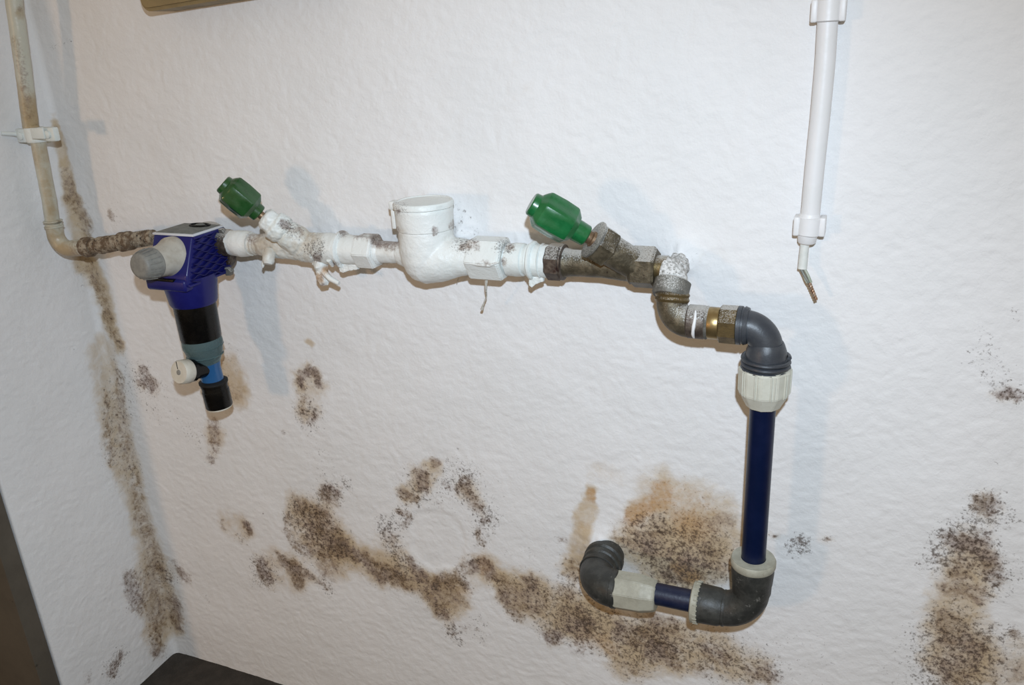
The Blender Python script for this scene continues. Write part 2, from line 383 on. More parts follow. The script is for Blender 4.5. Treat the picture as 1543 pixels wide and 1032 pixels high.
# big stain above the low pipe
st(1, [(960, 770, 18), (1000, 745, 38), (1050, 765, 44), (1080, 800, 40), (1010, 820, 60)], .62)
st(2, [(955, 778, 12), (975, 762, 12)], .55); st(2, [(1000, 745, 22), (1040, 762, 34), (1065, 778, 26)], .40); st(2, [(950, 790, 14), (965, 765, 16), (1000, 742, 16)], .45); st(2, [(1000, 960, 40)], .25); st(2, [(880, 960, 20), (915, 970, 16)], .4); st(2, [(1040, 798, 24)], .55)
st(3, [(1000, 735, 26), (1040, 760, 40)], .35)
st(0, [(985, 795, 22), (965, 815, 20)], .5); st(0, [(990, 825, 26), (1010, 845, 30)], .58); st(3, [(985, 810, 40), (1010, 850, 46), (1060, 830, 46)], .85)
st(0, [(1050, 815, 22), (1075, 800, 20), (1095, 785, 12)], .46); st(0, [(1075, 840, 22), (1060, 860, 20)], .5)
st(0, [(1010, 868, 10), (1025, 874, 10)], .85); st(2, [(1033, 855, 16), (1040, 865, 16)], .9); st(0, [(1035, 855, 14)], .5)
st(1, [(960, 830, 30), (1000, 850, 50), (1060, 840, 50)], .5)
st(0, [(930, 805, 12), (945, 820, 14)], .35)
# below the low pipe
st(1, [(880, 935, 30), (950, 965, 44), (1010, 975, 50), (1060, 965, 34), (1110, 1000, 40)], .6)
st(0, [(872, 925, 12), (882, 940, 14)], .62); st(0, [(935, 950, 14), (960, 958, 16), (985, 965, 14)], .8); st(3, [(900, 950, 40), (960, 965, 40)], .8)
st(0, [(985, 985, 14), (1010, 985, 16), (1018, 1000, 10)], .85); st(0, [(1010, 965, 24)], .42)
st(0, [(1068, 980, 14), (1085, 990, 14)], .72); st(3, [(1050, 975, 44), (1110, 1000, 44)], .75); st(0, [(1130, 1012, 12), (1160, 1014, 14)], .62)
st(2, [(925, 975, 20)], .22); st(1, [(945, 1005, 30)], .5); st(3, [(950, 1005, 32)], .6); st(0, [(950, 1003, 16)], .36)
st(0, [(1060, 1010, 14)], .4); st(3, [(1190, 985, 60)], .3)
st(0, [(870, 975, 14)], .25)
st(0, [(985, 938, 16), (1010, 945, 10)], .6)
# right of the blue pipe
st(3, [(1195, 828, 12), (1208, 820, 15), (1222, 828, 9)], 1.1); st(0, [(1210, 820, 8)], .6); st(0, [(1168, 808, 3)], .9)
st(0, [(1246, 812, 3.5)], .9); st(3, [(1246, 812, 8)], .7)
# right margin
st(3, [(1485, 530, 26), (1505, 545, 20), (1495, 560, 20)], .62); st(0, [(1510, 600, 9), (1528, 592, 11), (1534, 600, 9)], .9); st(3, [(1520, 595, 20)], .6)
st(3, [(1538, 470, 10)], .6); st(3, [(1500, 700, 10)], .4)
st(0, [(1480, 762, 12), (1498, 762, 12), (1490, 775, 9)], .9); st(3, [(1490, 775, 34)], .6); st(3, [(1520, 785, 14)], .6)
st(0, [(1432, 815, 14), (1448, 820, 14)], .9); st(3, [(1440, 815, 34)], .75); st(0, [(1478, 815, 14), (1480, 840, 14), (1500, 870, 12)], .68)
st(3, [(1410, 845, 20)], .85); st(0, [(1412, 845, 8)], .45); st(3, [(1490, 860, 40)], .7); st(1, [(1470, 840, 24)], .4)
st(0, [(1450, 850, 12), (1440, 885, 20), (1470, 895, 14)], .66); st(1, [(1450, 880, 30), (1440, 940, 34), (1440, 1000, 34)], .66)
st(0, [(1425, 930, 14), (1440, 960, 22), (1465, 965, 14), (1435, 1005, 22), (1440, 1030, 24)], .76); st(3, [(1440, 960, 50), (1440, 1030, 50)], .7)
st(0, [(1530, 957, 8)], .85); st(1, [(1500, 1010, 40), (1540, 1000, 30)], .5); st(0, [(1510, 1010, 24)], .35); st(3, [(1500, 980, 44), (1400, 1010, 60)], .45)
# faint yellowing
st(1, [(775, 110, 30), (770, 150, 34)], .17); st(1, [(1070, 385, 22)], .2); st(1, [(1010, 370, 14)], .12)
st(3, [(690, 320, 18), (700, 345, 22)], .5); st(0, [(698, 350, 12)], .22); st(3, [(1030, 385, 20)], .25)
# stains on the painted fittings
SF = []
def sf(ch, px, py, d, r, s):
    if ch == 1: s *= .62
    a = P(px, py, d-.022); p = P(px, py, d+.022); SF.append((ch, [(a, r*depth(p)/F), (p, r*depth(p)/F)], s))
for a in [(0, 516, 345, .055, 9, .9), (0, 541, 347, .055, 10, .95), (0, 556, 346, .05, 6, .7), (0, 568, 360, .055, 10, 1.1), (0, 590, 362, .055, 12, .95), (1, 580, 368, .075, 20, .6),
          (0, 600, 318, .11, 3, 1.0), (3, 598, 310, .10, 16, .8), (0, 596, 347, .10, 5, .9), (0, 685, 340, .06, 7, .8),
          (3, 700, 365, .07, 18, 1.0), (0, 698, 372, .07, 6, .8), (0, 711, 368, .06, 7, .9), (3, 760, 375, .07, 14, .7), (0, 760, 395, .08, 5, .7),
          (0, 770, 373, .06, 6, .8), (1, 690, 360, .06, 22, .4), (3, 760, 368, .05, 12, .8), (1, 385, 368, .07, 16, .9), (0, 380, 360, .06, 7, .7), (1, 395, 372, .07, 20, .8), (0, 392, 352, .06, 5, .5),
          (1, 440, 375, .07, 34, .5), (0, 425, 336, .08, 5, .9), (0, 432, 340, .07, 6, .9), (3, 438, 342, .07, 14, .9), (1, 455, 360, .07, 26, .55), (0, 448, 350, .05, 8, .6), (3, 470, 372, .07, 24, .6),
          (1, 470, 350, .06, 14, .6), (0, 478, 388, .07, 6, .9), (0, 505, 398, .06, 5, .9), (3, 475, 375, .075, 12, 1.0), (0, 486, 415, .07, 5, .6), (2, 492, 408, .07, 6, 1.1), (2, 480, 420, .06, 8, .8), (0, 488, 432, .06, 5, .9),
          (1, 632, 300, .06, 60, .10), (1, 605, 350, .10, 8, .6), (0, 655, 345, .10, 3, 1.0), (0, 655, 352, .10, 3, 1.1), (0, 735, 396, .09, 4, .8), (0, 718, 397, .09, 4, .6), (0, 822, 362, .06, 6, .7), (1, 815, 375, .07, 12, .4)]:
    sf(*a)
PIPE_ST = []
def sp_(ch, pts, s, d=.075):
    q = []
    for a in pts:
        p = P(a[0], a[1], d); q.append((p, a[2]*depth(p)/F))
    PIPE_ST.append((ch, q, s))
sp_(1, [(24, 60, 9), (30, 110, 9), (42, 150, 11), (50, 190, 12)], .95); sp_(0, [(30, 110, 5), (44, 170, 7)], .45)
sp_(1, [(60, 225, 12), (62, 240, 12)], .7); sp_(1, [(80, 345, 12), (90, 375, 12), (120, 385, 14)], .9); sp_(0, [(120, 368, 12), (130, 380, 12)], .7)
sp_(1, [(32, 20, 8)], .6); sp_(0, [(30, 12, 4)], .6); sp_(1, [(72, 260, 6), (82, 320, 7)], .35); sp_(3, [(82, 300, 5)], .6)
sp_(0, [(24, 60, 5), (36, 120, 6), (46, 175, 8)], .5, .085); sp_(1, [(95, 385, 12), (112, 388, 10)], 1.0, .085); sp_(0, [(118, 360, 8), (130, 362, 8)], .8, .08); sp_(1, [(64, 260, 7), (78, 330, 7)], .5, .085); sp_(0, [(75, 333, 3), (92, 335, 3)], .8); sp_(3, [(60, 200, 20)], .5)

def densities(co, strokes, warp=False):
    n = len(co); out = np.zeros((n, 4), np.float32)
    if warp:   # ragged outlines: the growth wanders
        s0 = co[:, 0]-co[:, 1]; z0 = co[:, 2]; co = co.copy().astype(np.float64)
        wx = vnoise(s0*28+11, z0*28+5)*.012+vnoise(s0*75+31, z0*75+9)*.008+vnoise(s0*190, z0*190+77)*.005
        wz = vnoise(s0*28+71, z0*28+45)*.012+vnoise(s0*75+3, z0*75+99)*.008+vnoise(s0*190+40, z0*190+7)*.005
        co[:, 0] += wx; co[:, 1] -= wx*(np.abs(co[:, 0]) < .06); co[:, 2] += wz
    for ch, q, s in strokes:
        R = max(r for _, r in q)*1.95+(.02 if warp else 0)
        a = np.array([p for p, _ in q], float); lo = a.min(0)-R; hi = a.max(0)+R
        idx = np.nonzero(((co >= lo) & (co <= hi)).all(1))[0]
        if not len(idx): continue
        c = co[idx]; best = np.zeros(len(idx))
        segs = list(zip(q, q[1:])) or [(q[0], q[0])]
        for (p0, r0), (p1, r1) in segs:
            p0 = np.array(p0); p1 = np.array(p1); v = p1-p0; L = v@v
            tt = np.clip(((c-p0)@v)/L, 0, 1) if L > 1e-12 else np.zeros(len(c))
            dd = np.linalg.norm(c-p0-tt[:, None]*v, axis=1)/(r0+(r1-r0)*tt)
            best = np.maximum(best, np.clip((1.9-dd)/1.35, 0, 1))
        b = best*best*(3-2*best)*s
        out[idx, ch] = 1.25-(1.25-np.minimum(out[idx, ch], 1.2))*(1-b/1.25)
    return out
def set_stain(me, strokes, off=Vector((0, 0, 0)), warp=False):
    n = len(me.vertices); co = np.empty(n*3, np.float32); me.vertices.foreach_get('co', co); co = co.reshape(-1, 3)+np.array(off)
    d = densities(co, strokes, warp); at = me.attributes.new('stain', 'FLOAT_COLOR', 'POINT'); at.data.foreach_set('color', d.ravel())
def pobj(name, bm, parent, m=None, strokes=None):
    """painted part: mesh plus stain densities"""
    off = Vector((0, 0, 0)); q = parent
    while q is not None: off += Vector(q.location); q = q.parent
    o = obj(name, bm, m or MP, parent, angle=40); set_stain(o.data, SF if strokes is None else strokes, off); return o

# ------------------------------------------------------------------ value noise for the plaster relief
_rng = np.random.RandomState(3); _tab = _rng.rand(256, 256)
def vnoise(u, v):
    iu = np.floor(u).astype(int); iv = np.floor(v).astype(int); fu = u-iu; fv = v-iv
    fu = fu*fu*(3-2*fu); fv = fv*fv*(3-2*fv)
    a = _tab[iu & 255, iv & 255]; b = _tab[(iu+1) & 255, iv & 255]; c = _tab[iu & 255, (iv+1) & 255]; d = _tab[(iu+1) & 255, (iv+1) & 255]
    return (a*(1-fu)+b*fu)*(1-fv)+(c*(1-fu)+d*fu)*fv-.5
def relief(u, v):
    w1 = vnoise(u*9+40, v*9+7)*.003+vnoise(u*23+3, v*23+90)*.0012
    uu = u+vnoise(u*30, v*30)*.02; vv = v+vnoise(u*30+50, v*30)*.02
    w2 = vnoise(uu*85, vv*120+30)*.0009+vnoise(uu*170+9, vv*210)*.0006
    return w1+w2
# mounds of plaster where fittings meet the wall: (px, py, radius px, height)
MOUND = [(1026, 388, 34, .012), (700, 352, 26, .014), (905, 822, 34, .012), (640, 345, 60, .010), (780, 372, 40, .006), (870, 385, 30, .008), (500, 350, 40, .004)]
MOUND = [(P(a, b), r*depth(P(a, b))/F, h) for a, b, r, h in MOUND]
# shallow scraped disc inside the mould ring, chipped rims
DISC = [(P(662, 815), .058, -.0016)]
def axis_pts(a, dense, far, st1=.0027, st2=.03):
    return np.concatenate([np.arange(a, dense, st1), np.arange(dense, far+.001, st2)])
def grid_mesh(name, co, nu, nv, m):
    me = bpy.data.meshes.new(name)
    me.vertices.add(nu*nv); me.vertices.foreach_set('co', co.astype(np.float32).ravel())
    i = np.arange(nu-1)[:, None]*nv+np.arange(nv-1)[None, :]
    f = np.stack([i, i+nv, i+nv+1, i+1], -1).reshape(-1, 4)
    me.loops.add(f.size); me.loops.foreach_set('vertex_index', f.ravel().astype(np.int32))
    me.polygons.add(len(f)); me.polygons.foreach_set('loop_start', np.arange(0, f.size, 4, dtype=np.int32))
    me.polygons.foreach_set('use_smooth', np.ones(len(f), bool))
    me.update(calc_edges=True); me.materials.append(m)
    o = bpy.data.objects.new(name, me); COL.objects.link(o); return o
# back wall: x to the right, facing -y
us = axis_pts(0, 1.66, 2.7); vs = axis_pts(0, 1.42, 2.3)
U, V = np.meshgrid(us, vs, indexing='ij')
X = U+xc(V)*np.clip(1-U/.25, 0, 1)
Y = -relief(U, V)*np.clip(U/.03+.15, 0, 1)
for p, r, h in MOUND:
    d2 = ((X-p.x)**2+(V-p.z)**2)/(r*r); Y -= h*np.exp(-d2*1.6)*(1+.5*vnoise(X*120, V*120))
for p, r, h in DISC:
    dd = np.sqrt((X-p.x)**2+((V-p.z)/1.05)**2)/r+vnoise(X*40, V*40)*.35; Y -= h*(1-np.clip((dd-.9)/.15, 0, 1))
fil = np.clip(1-U/.012, 0, 1)**2*.006; Y -= fil      # soft inside corner
o = grid_mesh('wall_back', np.stack([X, Y, V], -1), len(us), len(vs), MW); tag(o, kind='structure'); set_stain(o.data, ST, warp=True)
# left wall: short pier next to the opening
ws = np.arange(0, .2595, .0027); LW = .2597
ws = np.append(ws, LW)
Wg, Vg = np.meshgrid(ws, vs, indexing='ij')
Xl = xc(Vg)*np.clip(1-Wg/.5, 0, 1)+relief(Wg+5, Vg+3)*np.clip(Wg/.03+.15, 0, 1)*np.clip((LW-Wg)/.012, 0, 1)+np.clip(1-Wg/.012, 0, 1)**2*.006
# round the outer arris and turn the end face
co = np.stack([Xl, -Wg, Vg], -1)
arr = []
for k in range(1, 5):
    a = k/4*PI/2; c = co[-1].copy(); c[:, 0] += -.004*(1-math.cos(a))-.0; c[:, 1] += -.004*math.sin(a); arr.append(c)
for xx in (-.03, -.07, -.12):
    c = arr[3].copy(); c[:, 0] = xx; arr.append(c)
c = arr[-1].copy(); c[:, 1] = .05; arr.append(c)
co = np.concatenate([co, np.stack(arr)], 0)
o = grid_mesh('wall_left', co, co.shape[0], len(vs), MW); tag(o, kind='structure'); set_stain(o.data, ST, warp=True)
bm = B(); box(bm, (-2.2, -2.6, -.06), (2.7, 1.2, 0)); o = obj('floor', bm, M_FLOOR, smooth=False); tag(o, kind='structure')
bm = B(); box(bm, (-.92, -.300, .004), (-.0035, -.2655, 2.05), .002); o = obj('door_1', bm, M_DOOR); tag(o, kind='structure')
bm = B(); box(bm, (-1.0, -.2650, .0), (-.12, -.15, 2.3)); o = obj('trim_1', bm, M_CONC, smooth=False); tag(o, kind='structure')

# ================================================================== left riser, elbow, clamp
D = .075
t = thing('riser_pipe', P(88, 365, D), 'yellowed white-painted steel pipe running down beside the left corner, ending in an elbow', 'pipe')
_u = (P(14, -60, D)-P(34, 95, D)); pt = [P(14, -60, D)+Vector((.004, 0, 2.27-P(14, -60, D).z)), P(14, -60, D), P(22, 10, D), P(34, 95, D), P(46, 190, D), P(57, 212, D)]
bm = B(); q = []
for a, b in zip(pt, pt[1:]):
    n = max(2, int((b-a).length/.004)); q += [a.lerp(b, k/n) for k in range(n)]
q.append(pt[-1]); tube(bm, q, .0127, 24, .0004); pobj('upper_tube', bm, t, MPIPE, PIPE_ST)
pt = [P(57, 212, D), P(66, 260, D), P(74, 300, D), P(79, 338, D)]
bm = B(); q = []
for a, b in zip(pt, pt[1:]):
    n = max(2, int((b-a).length/.004)); q += [a.lerp(b, k/n) for k in range(n)]
q.append(pt[-1]); tube(bm, q, .0118, 24, .0004); pobj('lower_tube', bm, t, MPIPE, PIPE_ST)
bm = B(); E0 = P(80, 335, D); E1 = P(133, 372, .068); K = P(88, 376, D-.002)
path = elbow_path(E0, K, E1, .030, 16); tube(bm, path, [.0142]*(len(path)-1)+[.0150], 24, .0005); pobj('elbow', bm, t, MPIPE, PIPE_ST)
for yy in (333, 341):
    c = P(80+(yy-335)*.25, yy, D); bm = B(); lathe(bm, c+Vector((0, 0, .0018)), c-Vector((0, 0, .0018)), [(0, .0135), (.25, .0158), (.75, .0158), (1, .0135)], 28)
    pobj('bead', bm, t, MPIPE, PIPE_ST)
bm = B(); c0 = P(126, 373, .069); c1 = P(140, 371, .067)
lathe(bm, c0, c1, [(0, .0155), (.2, .0175), (.8, .0175), (1, .015)], 28, step=.002, lump=.0008, lscale=120); obj('collar', bm, M_RUST, t)
t = thing('pipe_nipple', P(180, 365, .06), 'short rust-brown corroded pipe joining the left elbow to the blue filter', 'pipe')
a, b = P(136, 372, .068), P(232, 357, .056)
bm = B(); pr = [(0, .0125), (.14, .0130), (.16, .0150), (.42, .0140), (.44, .0115), (.48, .0115), (.50, .0165), (.66, .0160), (.69, .0125), (1, .0125)]
lathe(bm, a, b, pr, 28, step=.0022, lump=.0010, lscale=110); obj('tube', bm, M_RUST, t, angle=60)
bm = B()
for k in range(9):
    s = .70+.028*k; c = a.lerp(b, s); lathe(bm, c, c+(b-a)*.014, [(0, .0125), (.5, .0138), (1, .0125)], 24)
obj('thread', bm, M_RUST, t)
# clamp
t = thing('pipe_clamp', P(58, 206, D), 'white-painted two-screw pipe clamp around the left riser', 'clamp')
bm = B(); c = P(54, 203, D); lathe(bm, c+Vector((0, 0, .012)), c-Vector((0, 0, .012)), [(0, .0150), (.06, .0162), (.94, .0162), (1, .0150)], 32, step=.003, lump=.0004); pobj('band', bm, t)
for px, py in ((36, 204), (78, 202)):
    c = P(px, py, D+.006); bm = B(); s = 1 if px > 54 else -1
    box(bm, c-Vector((.012, .006, .0115)), c+Vector((.012, .006, .0115)), .003); pobj('lug', bm, t)
    bm = B(); h = c+Vector((-.001*s, -.006, 0)); lathe(bm, h, h+Vector((0, -.005, 0)), [(0, .0065), (.7, .0065), (1, .0045)], 16); sc_ = pobj('screw', bm, t)
bm = B(); c = P(57, 201, D+.018); box(bm, c-Vector((.015, .002, .009)), c+Vector((.015, .002, .009)), .0018)
pobj('saddle_plate', bm, t)
bm = B(); box(bm, P(56, 212, D-.012)-Vector((.026, .007, .004)), P(56, 212, D-.012)+Vector((.026, .007, .004)), .002); pobj('back_plate', bm, t, MPIPE, PIPE_ST)
a = P(34, 204, D+.002); e = PL(2, 201, 0.018)
t = thing('wall_hook', e, 'thin grey rod running left from the pipe clamp along the left wall', 'rod')
bm = B(); tube(bm, [a, a.lerp(e, .4)+Vector((0, 0, .001)), e], [.0042, .0036, .0034], 12); pobj('rod', bm, t)
bm = B(); c = P(57, 202, .036); lathe(bm, P(57, 202, D-.012), P(57, 202, -.004), [(0, .005), (1, .005)], 12)
t = bpy.data.objects['pipe_clamp']; pobj('stem', bm, t)

# ================================================================== blue water filter
FX0, FX1 = .326, .405; ZB, ZT = .941, 1.0155; DB, DT, DBt = .050, .120, .148    # box
fx = (FX0+FX1)/2
ft = thing('water_filter', (fx, -.10, .715), 'blue water filter with grey dial knob and finned side, left of the pipe run', 'filter')
bm = B()
vsb = []
for x in (FX0, FX1):
    vsb.append([bm.verts.new((x, -DB, ZB)), bm.verts.new((x, -DBt, ZB)), bm.verts.new((x, -DBt+.002, ZB+.018)), bm.verts.new((x, -DT, ZT)), bm.verts.new((x, -DB, ZT))])
n5 = 5
bm.faces.new(vsb[0]); bm.faces.new(vsb[1][::-1])
for k in range(n5): bm.faces.new((vsb[0][k], vsb[0][(k+1) % n5], vsb[1][(k+1) % n5], vsb[1][k]))
bmesh.ops.recalc_face_normals(bm, faces=bm.faces[:])
bmesh.ops.bevel(bm, geom=bm.edges[:], offset=.004, segments=3, affect='EDGES', profile=.5)
obj('housing', bm, M_BLUE, ft)
# lower front lip and round collar
bm = B(); box(bm, (FX0-.004, -.152, ZB-.008), (FX1-.002, -.100, ZB+.012), .005, 3); obj('front_lip', bm, M_BLUE, ft)
AX = Vector((.371, -.108, 0))
def fz(z, dx=0, dy=0): return Vector((AX.x+dx, AX.y+dy, z))
bm = B(); lathe(bm, fz(.950), fz(.9015), [(0, .042), (.3, .042), (.45, .0405), (.92, .0375), (1, .0355)], 48); obj('collar', bm, M_BLUE, ft)
# wavy cooling fins on the right side
NF = 10
for k in range(NF):
    zc = ZB+.006+k*(ZT-ZB-.012)/(NF-1)
    y1 = -DB-.006; y0 = -(DBt-(DBt-DT)*((zc-ZB)/(ZT-ZB)))+.006
    bm = B(); n = 42; ph = PI*(k % 2); rows = []
    for i in range(n+1):
        y = y0+(y1-y0)*i/n
        zz = zc+.0019*math.sin((y+.2)/.0165*2*PI/1.0*.62+ph)
        hw = .0009
        rows.append([bm.verts.new((FX1-.001, y, zz-hw*1.6)), bm.verts.new((FX1+.0052, y, zz-hw)), bm.verts.new((FX1+.0052, y, zz+hw)), bm.verts.new((FX1-.001, y, zz+hw*1.6))])
    for a, b in zip(rows, rows[1:]):
        for j in range(3): bm.faces.new((a[j], a[j+1], b[j+1], b[j]))
    bm.faces.new(rows[0]); bm.faces.new(rows[-1][::-1]); obj('fin', bm, M_BLUED, ft)
bm = B()   # frame around the fins
box(bm, (FX1-.002, -DBt+.0005, ZB+.0), (FX1+.0045, -DB-.002, ZB+.004), .001)
box(bm, (FX1-.002, -DT+.001, ZT-.005), (FX1+.0045, -DB-.002, ZT-.001), .001)
box(bm, (FX1-.002, -DB-.006, ZB+.002), (FX1+.0045, -DB-.002, ZT-.002), .001)
obj('fin_frame', bm, M_BLUE, ft)
# lid
bm = B(); box(bm, (FX0-.001, -DT-.001, ZT-.001), (FX1+.003, -DB-.002, ZT+.0025), .0012); obj('lid_rim', bm, M_EDGE, ft)
bm = B(); box(bm, (FX0+.003, -DT+.003, ZT+.001), (FX1-.001, -DB-.004, ZT+.0034), .0008); lid = obj('lid', bm, M_LID, ft)
bm = B(); c = Vector((.372, -.066, ZT+.0034))
pts = [c+Vector((.019*math.cos(a), .009*math.sin(a), .001)) for a in [2*PI*k/28 for k in range(29)]]
tube(bm, pts, .0016, 8, caps=False); obj('lid_ring', bm, M_BLACK, lid)
bm = B(); lathe(bm, c, c+Vector((0, 0, .0025)), [(0, .009), (.6, .008), (1, .006)], 24); obj('lid_plug', bm, M_LID, lid)
# dial knob pointing out of the front
slope = math.atan2(DBt-DT, ZT-ZB)
kb = Vector((.367, -.128, .982)); kd = Vector((-.02, -1, .05)).normalized()
bm = B(); lathe(bm, kb-kd*.006, kb+kd*.040, [(0, .0325), (.20, .0325), (.28, .0305), (.48, .0265), (.60, .0248), (1, .0228)], 48); kn = obj('knob_base', bm, M_GREYL, ft)
bm = B(); lathe(bm, kb+kd*.0385, kb+kd*.069, [(0, .0232), (.05, .0240), (.70, .0208), (.88, .0196), (.95, .0178), (.99, .0145), (1, .012)], 48); obj('knob', bm, M_GREYD, ft)
bm = B()
for k in range(18):
    a = 2*PI*k/18; _, u, v = frame(kd); dr = u*math.cos(a)+v*math.sin(a)
    tube(bm, [kb+kd*.044+dr*.0239, kb+kd*.056+dr*.0226, kb+kd*.064+dr*.0208], [.0008, .0008, .0005], 6)
obj('grip_ridges', bm, M_GREYD, ft)
bm = B(); c = P(240, 421, .158); box(bm, (FX0+.002, -.1545, ZB+.009), (FX1-.022, -.146, ZB+.0125), .001); obj('lip_seam', bm, M_BLACK, ft)
# connection flange behind the housing
bm = B(); c = Vector((.3755, -.055, .978)); lathe(bm, c+Vector((0, .012, 0)), c-Vector((0, .003, 0)), [(0, .041), (.15, .0435), (.85, .0435), (1, .041)], 40, step=.004, lump=.001, lscale=80); obj('flange', bm, M_BRASSD, ft)
for k, (dx, dz) in enumerate(((.036, .030), (.036, -.034), (-.03, .03), (-.03, -.036))):
    c2 = c+Vector((dx, 0, dz)); bm = B(); hexnut(bm, c2+Vector((0, -.002, 0)), c2+Vector((0, -.012, 0)), .0065, .001); obj('bolt', bm, M_GREYB, ft)
bm = B(); lathe(bm, Vector((.32, -.056, .990)), Vector((.425, -.055, .990)), [(0, .017), (.1, .019), (.9, .022), (1, .0195)], 28); obj('connector', bm, M_BRASSD, ft)
# bowl
bm = B(); lathe(bm, fz(.903), fz(.838), [(0, .0335), (.92, .0325), (.97, .031), (1, .031)], 48); obj('sleeve', bm, M_BLACK, ft)
bm = B(); lathe(bm, fz(.841), fz(.796, .003), [(0, .0315), (.15, .0325), (.30, .0325), (.38, .031), (.60, .0290), (.72, .0265), (1, .0205)], 48); obj('clear_bowl', bm, M_GLASS, ft)
bm = B(); lathe(bm, fz(.840, .001), fz(.803, .002), [(0, .026), (.5, .025), (1, .018)], 32); obj('inner_screen', bm, M_BLACK, ft)
for zz in (.8285, .812):
    bm = B(); lathe(bm, fz(zz+.0012, .0015), fz(zz-.0012, .0015), [(0, .0305 if zz > .82 else .0285), (.5, .0325 if zz > .82 else .0300), (1, .0305 if zz > .82 else .0285)], 40); obj('bowl_bead', bm, M_GLASS, ft)
bm = B(); lathe(bm, fz(.799, .004), fz(.757, .008), [(0, .0205), (.25, .0185), (1, .0180)], 36); obj('bowl_neck', bm, M_GLASSB, ft)
bm = B(); a = fz(.788, .004); b = P(283, 559, .150); lathe(bm, a, b, [(0, .0150), (.75, .0150), (.78, .0185), (1, .0185)], 32); obj('drain_branch', bm, M_BLACK, ft)
b2 = b+(b-a).normalized()*.018
bm = B(); lathe(bm, b-(b-a).normalized()*.001, b2, [(0, .0188), (.1, .0200), (.85, .0196), (1, .0178)], 36); cp = obj('drain_cap', bm, M_WCAP, ft)
ad = (b-a).normalized(); bm = B(); lathe(bm, b2-ad*.001, b2+ad*.0012, [(0, .0045), (.8, .0042), (1, .0032)], 16); obj('cap_screw', bm, M_GREYD, cp)
bm = B(); _, u, v = frame(ad); tube(bm, [b2+u*.005+v*.002+ad*.0004, b2+u*.0165+v*.006+ad*.0004], .0006, 6); obj('cap_pointer', bm, M_BLACK, cp)
bm = B(); lathe(bm, fz(.763, .008), fz(.719, .011), [(0, .0195), (.04, .0222), (.12, .0222), (.14, .0212), (.30, .0214), (.32, .0222), (.96, .0222), (1, .0212)], 40); obj('outlet_sleeve', bm, M_BLACK, ft)
bm = B(); lathe(bm, fz(.768, .008), fz(.760, .008), [(0, .0185), (.3, .0235), (.7, .0235), (1, .0185)], 36); obj('retaining_ring', bm, M_RUB, ft)
bm = B(); lathe(bm, fz(.7195, .011), fz(.716, .0113), [(0, .0205), (.8, .0205), (1, .020)], 36); obj('outlet_lip', bm, M_WCAP, ft)

# ================================================================== painted run
DL = .055; ZL = .990
def LX(px, dz=0): p = P(px, 363+(px-365)*.0645, DL); return Vector((p.x, -DL, ZL+dz))
def web(bm, pts, th=.006):
    """thin curtain of hardened paint"""
    f = [bm.verts.new(p+Vector((0, -th/2, 0))) for p in pts]; g = [bm.verts.new(p+Vector((0, th/2, 0))) for p in pts]
    bm.faces.new(f); bm.faces.new(g[::-1]); n = len(pts)
    for k in range(n): bm.faces.new((f[k], g[k], g[(k+1) % n], f[(k+1) % n]))
    return bm
def painted(name, label, cat, px0, px1, prof=None, hexr=None, group=None, seg=40, parent=None, part='body', m=None):
    a, b = LX(px0), LX(px1)
    tt = parent or thing(name, (a+b)/2, label, cat, group)
    bm = B()
    if hexr: hexnut(bm, a, b, hexr); bmesh.ops.bevel(bm, geom=bm.edges[:], offset=.0012, segments=2, affect='EDGES'); bmesh.ops.subdivide_edges(bm, edges=bm.edges[:], cuts=3, use_grid_fill=True)
    else: lathe(bm, a, b, prof, seg, step=.003, lump=.0011)
    pobj(part, bm, tt, m); return tt
t = painted('pipe_union', 'white-painted union nut directly right of the blue filter', 'pipe fitting', 345, 379, [(0, .0165), (.08, .0200), (.55, .0215), (.80, .0205), (1, .0185)])
painted(None, None, None, 377, 394, [(0, .0145), (.15, .0165), (.3, .0145), (.45, .0168), (.6, .0145), (.75, .017), (1, .0155)], parent=t, part='thread', seg=32)

# -- stop valves
def handle(bm, A, Bp, r, rot=0, e=.0):
    """faceted moulded grip: six broad flats, chamfered shoulders, short boss each end"""
    ax, u, v = frame(Bp-A); L = (Bp-A).length; n = 6; per = 8; seg = n*per
    prof = [(0, .50, 0), (.02, .57, 0), (.10, .60, 0), (.105, .66, .6), (.15, .84, 1), (.19, .965, 1), (.22, 1.0, 1), (.45, 1.03, 1), (.66+e, 1.0, 1), (.69+e, .96, 1), (.78+e, .66, 1), (.785+e, .55, 0), (.98, .53, 0), (1, .47, 0)]
    rings = []
    for s_, k, fc in prof:
        ring = []
        for i in range(seg):
            th = 2*PI*i/seg; lo = (th % (2*PI/n))-PI/n
            hexr = .90/math.cos(lo); hexr = min(hexr, 1.0)-.020*math.exp(-(lo/.16)**2)
            rr = r*k*(hexr*fc+(1-fc))
            ring.append(bm.verts.new(A+ax*(s_*L)+(u*math.cos(th+rot)+v*math.sin(th+rot))*rr))
        rings.append(ring)
    for r0, r1 in zip(rings, rings[1:]):
        for k in range(seg): bm.faces.new((r0[k], r0[(k+1) % seg], r1[(k+1) % seg], r1[k]))
    bm.faces.new(rings[0][::-1]); bm.faces.new(rings[-1])
